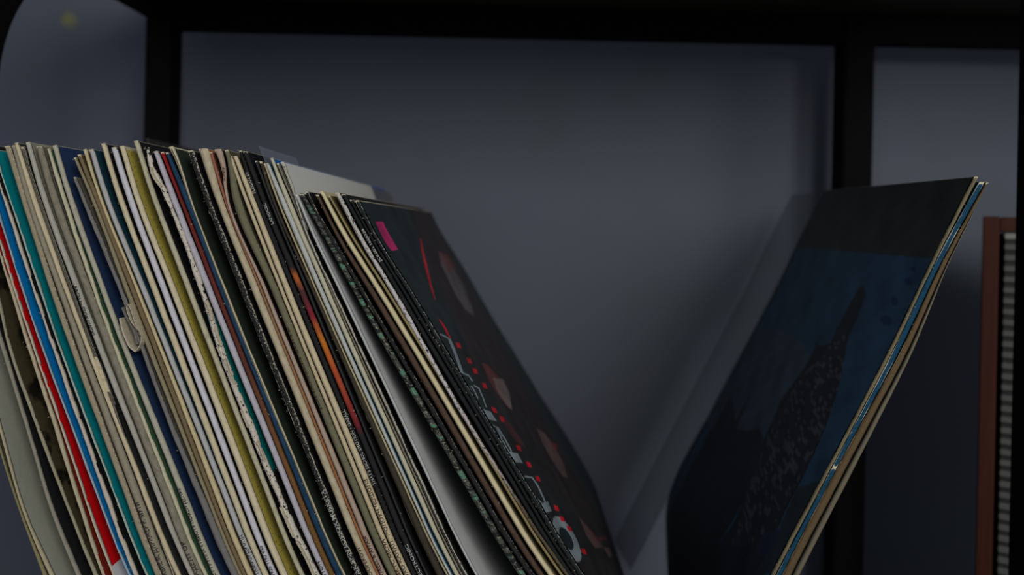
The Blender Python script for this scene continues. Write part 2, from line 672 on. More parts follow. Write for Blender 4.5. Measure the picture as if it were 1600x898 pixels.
T = {}
spec = [
 # id, label, keys, spine colour, cover colour, options
 ('a0', 'thin olive-edged record sleeve, outermost at the lower left of the row', {222: (-152, -149), 458: (-80, -77), 650: (-19, -16), 814: (34, 37), 898: (65, 71)}, lin((140, 132, 96)), lin((80, 78, 66)), dict(wear=.1)),
 ('a1', 'bowed pale record sleeve with wide grey-green face showing at the lower left', {221: (-144, -140), 458: (-70, -66), 650: (-9, -5), 814: (39.5, 43.5), 898: (75, 82)}, lin((180, 170, 140)), lin((158, 160, 146)), dict(wear=.1, cwear=.2)),
 ('a2', 'grey-spined record sleeve with dark face, right of the bowed pale sleeve', {222: (-104, -98), 458: (-27, -21), 560: (5, 11), 660: (36, 41), 814: (83, 89), 898: (117, 124)}, lin((150, 146, 132)), DK, dict(wear=.15)),
 ('a3', 'record sleeve with pale crease and mossy brown blotched face near the left edge', {222: (-82, -79), 458: (-8, -4.5), 542: (11, 15), 660: (52, 57), 814: (111, 115.5), 898: (144, 150)}, lin((160, 155, 130)), lin((70, 64, 44)), dict(wear=.2, second=(lin((26, 24, 18)), 0.045, .5), ragged=.5)),
 ('a4', 'cream worn sleeve with dark red face, left of the bright red one', {221: (-57, -53), 458: (15.5, 19.5), 542: (41, 46), 660: (80, 86), 814: (129, 134)}, lin((190, 178, 150)), lin((120, 34, 22)), dict(wear=.2, ragged=.8)),
 ('a5', 'bright red record sleeve with white sticker at its lower end', {222: (-49, -46.5), 458: (22.5, 25.5), 542: (50, 53), 660: (91, 94), 814: (143, 146)}, lin((205, 190, 170)), lin((215, 8, 14)), dict(wear=.2, ragged=.6, cwear=.25)),
 ('a6', 'bright blue record sleeve between the red and the teal ones', {223: (-37, -35), 458: (35, 37), 542: (64, 66), 814: (165, 167.5)}, lin((150, 180, 200)), lin((0, 128, 205)), dict(wear=.1, ragged=.4, cwear=.2)),
 ('a7', 'record sleeve with frayed cream spine and black face, between blue and teal', {224: (-24, -21), 458: (52, 56), 542: (80, 84.5), 814: (175, 181.5)}, lin((200, 190, 180)), BLK, dict(wear=.4, ragged=1.0, fibres=30)),
 ('a8', 'teal record sleeve in the left part of the row', {232: (-13, -11), 458: (62.5, 65), 542: (91, 93), 814: (192.5, 195)}, lin((160, 190, 185)), lin((0, 136, 146)), dict(wear=.3, ragged=.5, cwear=.25)),
 ('a9', 'beige record sleeve with darkened spine immediately right of the teal one', {227: (5, 14), 458: (78, 87), 814: (207, 217)}, lin((160, 150, 126)), lin((120, 113, 94)), dict(wear=.35, wearcol=lin((205, 190, 165)))),
 ('b0', 'taupe record sleeve with black Cyrillic lettering ending in МУТИ', {226: (17, 22), 300: (36, 44), 458: (90, 99), 814: (219, 233)}, TAUPE, lin((120, 115, 98)), dict(wear=.02)),
 ('b1', 'light cream narrow-spined sleeve left of the one lettered BACH', {222: (21, 26.5), 294: (42, 50), 458: (100.5, 107.5), 814: (237, 245)}, CR, lin((48, 50, 50)), dict(wear=.02)),
 ('b1c', 'thin sleeve of layered grey page edges between the light cream spine and the BACH one', {228: (30, 36), 294: (50.5, 57), 458: (109, 115.5), 640: (174, 181), 720: (202, 207), 790: (229, 230.5), 898: (269.5, 271)}, GREYC, lin((44, 45, 45)), dict(pages=True, bulge=.1, fibres=0)),
 ('b2', 'pale grey record sleeve lettered BACH by STOKOWSKI', {221: (38, 45), 294: (58, 67), 458: (117.5, 127), 814: (257, 266)}, GREYC, lin((140, 138, 120)), dict(wear=.05)),
 ('b3', 'brown-grey torn sleeve spine right of the BACH one, lettered ВАДЕЛ low down', {227: (54, 64), 294: (72, 84), 458: (131, 143.5), 814: (267, 280)}, lin((138, 132, 116)), lin((110, 106, 94)), dict(wear=.08, ragged=.6, mottle=.25)),
 ('b4', 'cream-edged record sleeve with green face', {231: (72, 76), 294: (90.5, 96), 458: (145, 151), 814: (281, 287)}, lin((196, 194, 164)), lin((66, 100, 74)), dict(wear=.3, ragged=.9)),
 ('b5', 'navy blue record sleeve with pale spine lettered ГРУППА', {226: (80, 87), 294: (99, 107.5), 458: (157, 165.5), 814: (295, 306)}, lin((178, 176, 158)), lin((36, 56, 90)), dict(wear=.05, cwear=.25)),
 ('b6', 'dark grey torn paper sleeve with a curled flap, right of the navy sleeve', {276: (113, 117), 300: (122, 127), 458: (186, 192), 640: (253, 260), 814: (322, 334)}, lin((120, 118, 116)), lin((100, 96, 86)), dict(wear=.1, ragged=1.0)),
 ('b7', 'short olive record sleeve, first of the thin brownish pair', {245: (113.5, 117), 294: (134, 140), 458: (195, 203), 814: (335, 341)}, lin((146, 136, 108)), lin((100, 92, 70)), dict(wear=.08)),
 ('b8', 'brown record sleeve left of a light cream spine', {240: (119, 125), 294: (140, 147), 458: (204, 212), 814: (341.5, 348)}, lin((120, 104, 76)), lin((96, 82, 58)), dict(wear=.08)),
 ('b9', 'light cream record sleeve between brown and blue-edged neighbours', {232: (128, 134), 294: (148, 153), 458: (213, 218.5), 814: (349, 359)}, lin((206, 192, 152)), lin((130, 116, 86)), dict(wear=.02)),
 ('c0', 'grey-white record sleeve with blue-black face, lettered СТАМФОРД', {232: (137, 145), 294: (156, 164), 458: (221, 229.5), 814: (362, 371)}, lin((178, 180, 180)), lin((24, 58, 72)), dict(wear=.05)),
 ('c1', 'cream record sleeve with black gaps at both sides, left of the white one', {223: (156, 163.5), 294: (177, 185.5), 458: (237, 247), 814: (373, 383)}, lin((208, 196, 164)), BLK, dict(wear=.03, ragged=.45)),
 ('c2', 'white record sleeve left of the yellow one', {229: (172, 181), 294: (191.5, 201.5), 458: (252, 262), 814: (387, 397)}, WHITE, BLK, dict(wear=.02)),
 ('c3', 'yellow speckled record sleeve with wide cream spine', {227: (185, 193), 294: (204, 213), 458: (266, 276), 814: (401, 413)}, lin((212, 200, 168)), lin((184, 170, 78)), dict(wear=.05, second=(lin((96, 80, 38)), 0.7, .58), cwear=1.5)),
 ('c4', 'tall pale record sleeve right of the yellow one, with black face', {219: (207, 215), 294: (230.5, 239), 458: (291.5, 301), 814: (430, 438.5)}, lin((192, 186, 160)), BLK, dict(wear=.1, mottle=.2, wearcol=lin((215, 210, 195)))),
 ('c5', 'badly torn white spine with a teal face showing beside it', {230: (226.5, 232), 262: (232, 241), 294: (249, 257), 458: (311, 320), 545: (338, 349), 640: (375, 385), 740: (415, 425), 814: (447, 457.5)}, lin((208, 200, 186)), lin((0, 106, 104)), dict(wear=.3, ragged=1.5, dark=.12, fibres=50, bulge=.5, vramp=True)),
 ('c6', 'lilac-white record sleeve lettered БОСТОН low down', {235: (238, 246), 294: (259, 269), 458: (322, 333), 814: (465, 475.5)}, lin((186, 182, 192)), lin((60, 26, 24)), dict(wear=.02)),
 ('c7', 'record sleeve with red upper spine turning brown-gold lower down', {236: (249, 255), 294: (272, 278), 458: (334.5, 343), 814: (476, 486)}, lin((108, 36, 32)), lin((60, 30, 26)), dict(wear=.04, bands=(310, [(0, lin((150, 22, 28))), (24, lin((110, 34, 30))), (110, lin((92, 50, 40))), (160, lin((118, 82, 46))), (310, lin((120, 90, 40)))]))),
 ('c8', 'dark blue record sleeve spine right of the red-brown one', {237: (257, 262), 294: (279, 288), 458: (343.5, 350.5), 814: (486.5, 496.5)}, lin((26, 62, 92)), lin((20, 34, 44)), dict(wear=.03, mottle=.3)),
 ('c9', 'dark green record sleeve with a thin double cream edge', {228: (262, 270), 262: (278, 283), 294: (289, 292.5), 458: (350.5, 354.5), 814: (497, 500.5)}, lin((190, 182, 150)), lin((42, 50, 40)), dict(wear=.05, cwear=.75, spine_line=True)),
 ('d0', 'black record sleeve with heavily scuffed black and white lettered spine', {234: (292, 301), 262: (302, 309), 294: (313, 321), 458: (376, 385.5), 814: (518.5, 527.5)}, lin((28, 28, 30)), BLK, dict(wear=.44, ragged=1.1, wearcol=lin((190, 186, 172)), fibres=40)),
 ('d1', 'wide cream record sleeve spine right of the scuffed black one', {231: (308, 325), 262: (318, 333), 294: (329, 342), 458: (393.5, 406.5), 814: (537, 550)}, lin((190, 178, 150)), lin((150, 104, 66)), dict(wear=.1, mottle=.2)),
 ('d2', 'orange-brown record sleeve spine with a thin pale edge', {236: (326, 331), 294: (343, 348), 458: (407, 412), 814: (550.5, 555.5)}, lin((146, 104, 70)), lin((90, 60, 44)), dict(wear=.1, bands=(310, [(0, lin((150, 92, 74))), (90, lin((140, 108, 76))), (150, lin((150, 100, 66))), (310, lin((150, 104, 70)))]))),
 ('d3', 'pinkish record sleeve lettered AFFAIR low down', {232: (333, 346), 262: (345, 352), 294: (349, 354), 458: (412.5, 418.5), 814: (556, 566)}, lin((176, 156, 140)), lin((40, 30, 30)), dict(wear=.1)),
 ('d4', 'olive-grey wide record sleeve with faint rubbed lettering', {233: (350, 356), 262: (356, 364), 294: (358.5, 371), 458: (424, 436.5), 814: (569, 581)}, lin((112, 110, 86)), lin((84, 80, 60)), dict(wear=.18, wearcol=lin((170, 160, 130)))),
 ('d5', 'cream record sleeve lettered МЕНА low down, left of its twin', {243: (356, 362), 294: (374, 380.5), 458: (438, 444.5), 814: (582, 591)}, lin((198, 184, 152)), lin((60, 52, 40)), dict(wear=.02)),
 ('d6', 'cream record sleeve beside the black lettered spine THAT\'S', {243: (363, 370), 294: (382, 390.5), 458: (445.5, 455.5), 814: (592.5, 603)}, lin((204, 190, 156)), lin((70, 62, 44)), dict(wear=.02)),
 ('d7', 'black record sleeve lettered THAT\'S in white with a white crease', {234: (372, 377), 294: (391, 399), 458: (457, 465.5), 814: (604.5, 613)}, lin((30, 31, 33)), lin((22, 24, 25)), dict(wear=.16, wearcol=lin((150, 148, 140)), ragged=.4)),
 ('d8', 'black sleeve whose spine turns red and orange halfway down', {235: (378, 386), 294: (400, 408.5), 458: (467, 477), 814: (614, 624.5)}, DK, lin((20, 22, 24)), dict(wear=.05, wearcol=lin((130, 128, 124)), bands=(310, [(0, lin((30, 32, 33))), (60, lin((34, 30, 32))), (64, lin((176, 92, 40))), (72, lin((66, 42, 46))), (84, lin((130, 30, 48))), (98, lin((190, 112, 30))), (112, lin((176, 78, 44))), (138, lin((120, 34, 40))), (146, lin((34, 32, 34))), (310, lin((34, 38, 40)))]))),
 ('d9', 'plain black record sleeve with grey front crease, right of the red and orange spine', {250: (397, 401), 294: (413, 417), 458: (480, 484), 814: (627, 631)}, lin((44, 46, 48)), BLK, dict(wear=.1, wearcol=lin((110, 110, 108)))),
 ('e0', 'brown-black sleeve in the dark gap left of the light blue-edged one', {251: (404, 409), 294: (418, 422), 458: (488, 493), 814: (641, 654)}, lin((60, 54, 42)), lin((46, 40, 30)), dict(wear=.12, wearcol=lin((110, 96, 74)), ragged=.6)),
 ('e1', 'thin cream-edged sleeve next to the light blue-edged one', {254: (411, 414), 294: (425, 428), 458: (494, 497), 814: (655, 658)}, lin((176, 164, 128)), lin((120, 100, 70)), dict(wear=.05)),
 ('e2', 'pale blue-edged record sleeve with slate face low down', {254: (414, 419), 294: (429, 437), 458: (498.5, 506.5), 814: (659.5, 664)}, lin((184, 188, 182)), lin((40, 100, 130)), dict(wear=.05)),
 ('e3', 'cream-grey record sleeve with a blue corner at the top', {246: (421, 426), 294: (438, 446), 458: (508, 516.5), 814: (668, 676.5)}, lin((194, 190, 166)), lin((14, 96, 160)), dict(wear=.1)),
 ('e4', 'dark striped thin sleeve left of the white card', {254: (431, 435), 294: (448, 451), 458: (517.5, 520), 814: (678, 681)}, lin((120, 116, 96)), lin((40, 40, 36)), dict(wear=.3)),
 ('e5', 'white card sleeve standing taller than its neighbours', {252: (437, 443), 300: (456.5, 460), 364: (477.5, 480), 458: (521, 524), 814: (684.5, 687.5)}, lin((180, 176, 160)), lin((196, 196, 192)), dict(wear=.3, depth=.220, cwear=.1, ragged=.9, dark=.05, twotone=True)),
 ('e6', 'greyish white inner sleeve beside the dark wedge-shaped gap', {303: (460, 465), 364: (486, 491), 458: (531, 536), 814: (698.5, 703)}, lin((184, 188, 184)), lin((205, 208, 206)), dict(wear=.05, cwear=.0)),
 ('f0', 'mottled green and grey record sleeve right of the wedge-shaped gap', {302: (466.5, 474), 364: (502, 510), 458: (553, 562), 814: (757, 768)}, lin((96, 112, 96)), lin((22, 30, 28)), dict(wear=.3, green=True, ragged=.7, wearcol=lin((150, 148, 128)))),
 ('f1', 'black record sleeve with frayed white crease right of the green one', {298: (476, 481), 330: (490, 496), 364: (509, 516), 458: (564, 571), 814: (771, 781)}, lin((34, 34, 35)), lin((18, 18, 18)), dict(wear=.30, ragged=.9, wearcol=lin((165, 162, 150)), fibres=36)),
 ('f2', 'reddish brown record sleeve left of a bright cream rounded spine', {303: (492, 497), 364: (522, 528), 458: (577, 587), 814: (785, 796)}, lin((84, 66, 54)), lin((56, 42, 34)), dict(wear=.1, wearcol=lin((120, 110, 90)), bulge=.4, mottle=.3)),
 ('f3', 'bright cream rounded record sleeve spine', {298: (498, 505), 364: (532, 541.5), 458: (590, 600), 814: (800.5, 811)}, lin((214, 202, 164)), lin((196, 184, 140)), dict(wear=.01, ragged=.2, bulge=.5, cwear=.1)),
 ('f4', 'olive-brown record sleeve between the cream and the white mottled one', {304: (512, 515), 364: (545, 549), 458: (604, 609), 814: (819, 824)}, lin((146, 132, 92)), lin((110, 96, 60)), dict(wear=.1)),
 ('f5', 'white mottled record sleeve spine with chipped black print', {300: (522, 530), 364: (555, 563), 458: (611, 619.5), 640: (715, 722), 814: (824.5, 831)}, lin((196, 190, 186)), lin((40, 38, 30)), dict(wear=.05, dark=.12, ragged=.9, bands=(310, [(0, lin((190, 186, 176))), (100, lin((196, 190, 190))), (150, lin((170, 160, 156))), (172, lin((92, 80, 60))), (310, lin((84, 78, 56)))]))),
 ('f6', 'black record sleeve lettered JCK002 1655338', {302: (532, 539), 364: (566, 573), 458: (620, 628.5), 814: (832, 840.5)}, lin((26, 29, 31)), BLK, dict(wear=.12, wearcol=lin((150, 150, 146)))),
 ('f7', 'plain black record sleeve behind the one with red and grey artwork', {311: (545, 549), 364: (574, 578), 458: (630, 636), 814: (842, 848)}, lin((24, 26, 28)), BLK, dict(wear=.12, wearcol=lin((130, 130, 126)))),
]

yj = np.random.default_rng(11)
for k, (sid, label, keys, sc, cc, op) in enumerate(spec):
    op = dict(op)
    kw = {}
    green = op.pop('green', False)
    line = op.pop('spine_line', False)
    vramp = op.pop('vramp', False)
    if op.pop('twotone', False):
        q = NT('white_and_black_face')
        sp = q.n('ShaderNodeSeparateXYZ')
        q.l(q.n('ShaderNodeUVMap').outputs[0], sp.inputs[0])
        kw['cover_m'] = q.fin(q.mix(q.step(sp.outputs[1], 34, 34.5), lin((205, 205, 200)), BLK), 0.6, 0.25)
    if op.pop('pages', False):
        q = NT('layered_page_edges')
        wv = q.n('ShaderNodeTexWave')
        wv.inputs['Scale'].default_value = 0.52
        wv.inputs['Distortion'].default_value = 0.6
        q.l(q.n('ShaderNodeUVMap').outputs[0], wv.inputs['Vector'])
        kw['spine_m'] = q.fin(q.mix(q.step(wv.outputs['Fac'], 0.45, 0.6), lin((40, 40, 38)), lin((128, 124, 108))), 0.85, 0.15)
    if green:
        q = NT('mottled_green_spine')
        uv = q.n('ShaderNodeUVMap').outputs[0]
        n0 = q.noise(uv, 0.16, 2, 0.5, (0.3, 1.0, 1.0))
        n1 = q.noise(uv, 0.8, 4, 0.7)
        c = q.mix(q.step(n0, 0.53, 0.57), lin((66, 70, 64)), lin((78, 122, 100)))
        n2 = q.noise(uv, 0.33, 2, 0.5, (0.2, 1.0, 1.0))
        c = q.mix(q.step(n2, 0.50, 0.53), c, lin((26, 30, 30)))
        c = q.mix(q.step(n1, 0.56, 0.62), c, lin((150, 146, 124)))
        kw['spine_m'] = q.fin(c, 0.7, 0.25)
    if vramp:
        q = NT('black_and_teal_face')
        sp = q.n('ShaderNodeSeparateXYZ')
        q.l(q.n('ShaderNodeUVMap').outputs[0], sp.inputs[0])
        on = q.math('MULTIPLY', q.step(sp.outputs[1], 84, 86), q.math('SUBTRACT', 1.0, q.step(sp.outputs[1], 164, 166)))
        on2 = q.math('MULTIPLY', q.step(sp.outputs[1], 46, 47), q.math('SUBTRACT', 1.0, q.step(sp.outputs[1], 72, 73)))
        kw['cover_m'] = q.fin(q.mix(q.math('MAXIMUM', on, on2), BLK, lin((0, 110, 108))), 0.6, 0.25)
    if line:
        # the spine is two thin card edges with a dark slit between them
        q = NT('double_card_edge')
        e = q.n('ShaderNodeAttribute', attribute_name='edge').outputs['Fac']
        kw['spine_m'] = q.fin(q.mix(q.step(e, 0.22, 0.32), lin((60, 56, 44)), lin((190, 182, 152))), 0.8, 0.2)
    T[sid] = sleeve(label, keys, sc, cc, seed=k + 1, Yf=0.35 + float(yj.uniform(-0.0009, 0.0009)), group=None, **kw, **op)


# -- front sleeve of the row, with printed artwork --------------------------
def printed_cover(S, polys, base, nS=420, nD=150, side='R', wear=0.5, depth=0.3135, name='cover', seed=60, lift=0.0004):
    """replace the face by a fine grid whose vertices carry the printed colours"""
    ys = np.linspace(S.y0 + 1.0, S.yb, nS)
    E = S.R if side == 'R' else S.L
    x = interp(E, ys)
    F = unv(x, ys, S.Yf)
    sgn = 1 if side == 'R' else -1
    F[:, 0] += sgn * lift
    sm = np.concatenate([[0], np.cumsum(np.linalg.norm(np.diff(F, axis=0), axis=1))]) * 1000
    t = np.linspace(0, 1, nD) ** 1.5
    dk = 0.0016 + t * (depth - 0.0016)
    P = F[:, None, :] + S.d[None, None, :] * dk[None, :, None]
    # sleeve-surface coordinates of the artwork: find them through the outline's corner positions
    wx, wy = P[..., 0] / P[..., 1] * FPX, -P[..., 2] / P[..., 1] * FPX
    X = PX0 + wx * math.cos(ROLL) - wy * math.sin(ROLL)
    Yp = PY0 + wx * math.sin(ROLL) + wy * math.cos(ROLL)
    SS, DD = np.broadcast_to(sm[:, None], X.shape), np.broadcast_to(dk[None, :] * 1000, X.shape)

    def to_surface(px, py):
        i = np.argmin((X - px) ** 2 + (Yp - py) ** 2)
        a, b = np.unravel_index(i, X.shape)
        a = min(max(a, 1), nS - 2); b = min(max(b, 1), nD - 2)
        s0, d0 = SS[a, b], DD[a, b]
        J = np.array([[(X[a + 1, b] - X[a - 1, b]) / (SS[a + 1, b] - SS[a - 1, b]), (X[a, b + 1] - X[a, b - 1]) / (DD[a, b + 1] - DD[a, b - 1])],
                      [(Yp[a + 1, b] - Yp[a - 1, b]) / (SS[a + 1, b] - SS[a - 1, b]), (Yp[a, b + 1] - Yp[a, b - 1]) / (DD[a, b + 1] - DD[a, b - 1])]])
        ds = np.linalg.solve(J, np.array([px - X[a, b], py - Yp[a, b]]))
        ds = np.clip(ds, -25, 25)
        return s0 + ds[0], d0 + ds[1]

    C = np.zeros(X.shape + (3,))
    C[:] = base[:3]
    def inside(poly):
        pts = [to_surface(*p) for p in poly]
        ins = np.zeros(X.shape, bool)
        n = len(pts)
        for i in range(n):
            s0, d0 = pts[i]
            s1, d1 = pts[(i + 1) % n]
            c = ((s0 > SS) != (s1 > SS))
            if abs(s1 - s0) < 1e-9:
                continue
            xi = d0 + (SS - s0) / (s1 - s0) * (d1 - d0)
            ins ^= c & (DD < xi)
        return ins
    for item in polys:
        poly, col = item[0], item[1]
        fn = item[2] if len(item) > 2 else None
        ins = inside(poly)
        if fn == 'flecks':
            r = np.random.default_rng(5)
            g = r.uniform(size=(70, 26))
            gi = np.clip((SS / SS.max() * 210).astype(int) % 70, 0, 69)
            gj = np.clip((DD / 314 * 52).astype(int) % 26, 0, 25)
            ins &= g[gi, gj] > 0.74
        a = item[3] if len(item) > 3 else 1.0
        C[ins] = C[ins] * (1 - a) + np.array(col[:3]) * a
    ph = np.random.default_rng(seed).uniform(0, 6.28, 12)
    mott = sum(np.sin(SS * f1 + DD * f2 + p) for f1, f2, p in zip((.05, .11, .19, .31, .07, .23), (.09, -.06, .14, -.21, .17, .05), ph)) / 6
    C = C * np.clip(1 + 0.45 * mott, 0.4, 1.6)[..., None]
    verts = P.reshape(-1, 3)
    faces = []
    for i in range(nS - 1):
        r0 = i * nD
        for j in range(nD - 1):
            f = (r0 + j, r0 + j + 1, r0 + nD + j + 1, r0 + nD + j)
            faces.append(f if side == 'R' else f[::-1])
    mat = cover_mat('printed_face', base, wear, seed, attr_col=True, rough=0.5)
    uv = np.stack([DD.ravel() - 1.2, SS.ravel()], -1)
    o = make_obj(name, verts, faces, mat, S.root, True, uv=uv)
    ca = o.data.color_attributes.new('print', 'FLOAT_COLOR', 'POINT')
    cc = np.concatenate([C.reshape(-1, 3), np.ones((C.shape[0] * C.shape[1], 1))], 1).astype(np.float32)
    ca.data.foreach_set('color', cc.ravel())
    return o


def ribbon(pts, w):
    """closed outline of a bent stroke"""
    p = np.array(pts, float)
    t = np.gradient(p, axis=0)
    n = np.stack([-t[:, 1], t[:, 0]], -1)
    n /= np.linalg.norm(n, axis=1)[:, None] + 1e-9
    ww = np.broadcast_to(np.asarray(w, float), (len(p),))[:, None] / 2
    return [tuple(q) for q in p + n * ww] + [tuple(q) for q in (p - n * ww)[::-1]]


def ellipse(cx, cy, a, b, rot, n=24):
    r = math.radians(rot)
    out = []
    for i in range(n):
        t = 2 * math.pi * i / n
        x, y = a * math.cos(t), b * math.sin(t)
        out.append((cx + x * math.cos(r) - y * math.sin(r), cy + x * math.sin(r) + y * math.cos(r)))
    return out


front = sleeve('black record sleeve with red, magenta and grey artwork, rightmost of the row',
               {312: (553, 560), 364: (580, 586), 458: (638, 645), 640: (745, 752), 814: (850, 859)},
               lin((26, 34, 36)), lin((26, 34, 36)), wear=.34, ragged=.7, seed=71, wearcol=lin((170, 170, 166)),
               bottom=(1054, 8), fibres=50)
RED, MAG, PGR = lin((200, 26, 38)), lin((196, 44, 110)), lin((134, 146, 152))
BASE = lin((32, 42, 44))
WARM = lin((44, 36, 36))
polys = [
    # warm dark picture area further from the spine
    ([(640, 318), (672, 330), (1010, 905), (960, 905), (900, 800), (820, 690), (740, 560), (680, 440)], WARM),
    ([(700, 520), (760, 560), (960, 905), (912, 905), (850, 800), (790, 690)], lin((38, 34, 34)), None, .7),
    # magenta block
    ([(587, 347), (598, 346), (622, 389), (611, 391), (603, 380)], MAG),
    (ribbon([(600, 348), (609, 362), (622, 386)], 1.5), BASE),
    # red strokes
    (ribbon([(657, 372), (661, 395), (668, 425), (673, 445), (680, 468)], [1, 2.5, 3, 3, 1]), RED),
    (ribbon([(686, 498), (694, 510), (700, 522), (704, 528)], [1.5, 3, 3, 1]), RED),
    # pale streaks of the picture
    ([(686, 395), (695, 400), (712, 425), (725, 447), (738, 480), (741, 494), (728, 484), (712, 460), (700, 435), (690, 415)], lin((104, 98, 102)), None, .7),
    ([(684, 392), (700, 398), (712, 418), (702, 425), (692, 410)], lin((112, 54, 50)), None, .6),
    ([(753, 566), (763, 570), (778, 588), (790, 605), (799, 640), (790, 632), (774, 610), (762, 590)], lin((120, 60, 58)), None, .6),
    ([(770, 590), (786, 592), (796, 615), (800, 640), (792, 634), (778, 612)], lin((128, 116, 114)), None, .7),
    ([(838, 668), (850, 676), (868, 700), (880, 724), (887, 747), (878, 742), (862, 718), (848, 692)], lin((112, 88, 86)), None, .65),
    ([(860, 690), (872, 696), (864, 706), (870, 716)], lin((120, 46, 44)), None, .7),
    ([(905, 808), (918, 822), (938, 846), (952, 870), (944, 868), (930, 856), (916, 836)], lin((110, 82, 80)), None, .6),
    ([(920, 824), (932, 838), (940, 852), (930, 846)], lin((110, 44, 46)), None, .5),
    ([(775, 640), (792, 655), (812, 682), (822, 700), (806, 690), (788, 664)], lin((84, 42, 42)), None, .6),
    # grey outlined letters running down beside the spine
    (ribbon([(688, 522), (697, 526), (702, 529)], 2.2), PGR),
    (ribbon([(702, 529), (710, 548), (718, 570), (722, 582)], 4.2), PGR),
    (ribbon([(722, 582), (733, 587), (738, 595)], 2.0), PGR),
    (ribbon([(733, 605), (737, 603), (741, 610), (747, 622)], 1.8), PGR),
    (ribbon([(741, 602), (748, 606), (755, 622), (760, 636)], 1.8), PGR),
    (ribbon([(734, 606), (742, 622), (752, 640)], 1.5), PGR),
    ([(755, 639), (767, 643), (776, 658), (764, 655)], PGR),
    (ribbon([(770, 664), (778, 668), (788, 684), (798, 702), (800, 712)], 2.0), PGR),
    (ribbon([(776, 668), (782, 680), (786, 694)], 2.4), PGR),
    (ribbon([(786, 688), (792, 700), (804, 718)], 1.6), PGR),
    ([(797, 706), (809, 708), (817, 723), (806, 722)], PGR),
    (ribbon([(820, 744), (832, 746), (842, 762), (852, 784)], 2.4), PGR),
    (ribbon([(822, 758), (836, 776), (846, 785)], 2.0), PGR),
    ([(845, 786), (856, 783), (862, 798), (853, 801)], PGR),
    (ellipse(886, 842, 40, 13.5, 62), PGR),
    (ellipse(885, 841, 20, 7.5, 62), BASE),
]
for (cx, cy) in [(716, 540), (733, 564), (742, 580), (757, 603), (772, 641), (784, 655), (810, 700), (826, 726), (840, 748), (869, 794), (878, 811), (889, 826), (912, 862)]:
    polys.append(([(cx - 4, cy - 5), (cx + 2, cy - 4), (cx + 5, cy + 4), (cx - 1, cy + 3)], RED))
printed_cover(front, polys, BASE, name='printed_face', nS=520, nD=190, seed=71, wear=.45)

# -- clear outer sleeves ------------------------------------------------------
def clear_mat(name, col, alpha, rough=0.25):
    q = NT(name)
    t = q.n('ShaderNodeBsdfTransparent')
    t.inputs[0].default_value = (0.92, 0.94, 0.95, 1)
    mx = q.n('ShaderNodeMixShader')
    mx.inputs[0].default_value = alpha
    q.fin(col, rough, 0.5)
    q.l(t.outputs[0], mx.inputs[1])
    q.l(q.b.outputs[0], mx.inputs[2])
    q.l(mx.outputs[0], q.t.nodes['Material Output'].inputs[0])
    return q.m


CLEAR = clear_mat('clear_polythene', lin((150, 158, 172)), 0.28)
CLEAR2 = clear_mat('cloudy_polythene', lin((128, 128, 132)), 0.55)
sleeve('clear polythene outer sleeve poking up above the cream sleeves', {227: (403, 404), 254: (414, 415), 294: (427.6, 428.6), 458: (493.2, 494.0), 814: (654.2, 655)},
       CR, CR, cover_m=CLEAR, spine=False, depth=0.06, name='plastic_sleeve', cat='plastic sleeve', seed=81)
sleeve('cloudy plastic sleeve sticking out behind the tall white card', {255: (435.4, 436.2), 300: (454.6, 455.4), 364: (475.6, 476.4), 458: (520.0, 520.6), 814: (682.6, 683.2)},
       CR, CR, cover_m=CLEAR2, spine=False, depth=0.325, name='plastic_sleeve', cat='plastic sleeve', seed=82)

# -- plain folder pushed to the back ------------------------------------------
sleeve('plain dark grey card folder pushed to the back against the left rear post', {215: (226, 231), 458: (306, 311), 640: (366, 371)},
       lin((46, 45, 44)), lin((52, 51, 50)), Yf=0.515, depth=0.165, wear=.0, cwear=0.0, mottle=0, name='card_folder', cat='folder', seed=83, fibres=0)

# -- sleeves leaning the other way -------------------------------------------
A, B = un(1527, 275, 0.35), un(1290, 297, 0.655)
dv = B - A
RB = 1064
r1 = sleeve('record sleeve with dark band and night-blue tower picture, leaning right',
            {275: (1524, 1531), 400: (1461, 1467), 550: (1389, 1395), 720: (1300, 1306), 898: (1206, 1213)},
            lin((122, 112, 86)), lin((24, 26, 30)), wear=.25, ragged=.6, seed=91, dvec=dv, bottom=(RB, 8), fibres=20, wearcol=lin((160, 150, 122)))
r2 = sleeve('teal-blue record sleeve leaning right, middle of the three',
            {283: (1532, 1542), 400: (1468, 1478), 550: (1396, 1406.5), 720: (1307, 1315), 898: (1214.5, 1223)},
            lin((8, 68, 98)), lin((14, 60, 90)), wear=.06, ragged=.4, seed=92, dvec=dv, bottom=(RB + 10, 8), mottle=.35, wearcol=lin((150, 160, 140)), bulge=.12)
r3 = sleeve('brown-edged record sleeve leaning right, outermost of the three',
            {284: (1542.5, 1546), 400: (1479, 1486), 550: (1408, 1419), 720: (1316, 1331), 898: (1224, 1239)},
            lin((100, 82, 56)), lin((80, 66, 44)), wear=.10, ragged=.5, seed=93, dvec=dv, bottom=(RB + 21, 12), bulge=.25, wearcol=lin((140, 128, 100)))
sleeve('cloudy polythene sleeve wrapped along the outer side of the right-leaning sleeves',
       {330: (1522, 1523), 400: (1487, 1488.5), 550: (1421, 1427), 720: (1333, 1343), 898: (1241, 1252)},
       lin((96, 92, 80)), lin((80, 76, 66)), cover_m=CLEAR2, wear=.1, ragged=.4, seed=94, dvec=dv, bottom=(RB + 36, 6), fibres=0,
       name='plastic_sleeve', cat='plastic sleeve', spine_m=clear_mat('cloudy_polythene_fold', lin((120, 112, 92)), 0.8))
def project(P):
    wx_, wy_ = P[0] / P[1] * FPX, -P[2] / P[1] * FPX
    return (PX0 + wx_ * math.cos(ROLL) - wy_ * math.sin(ROLL), PY0 + wx_ * math.sin(ROLL) + wy_ * math.cos(ROLL))


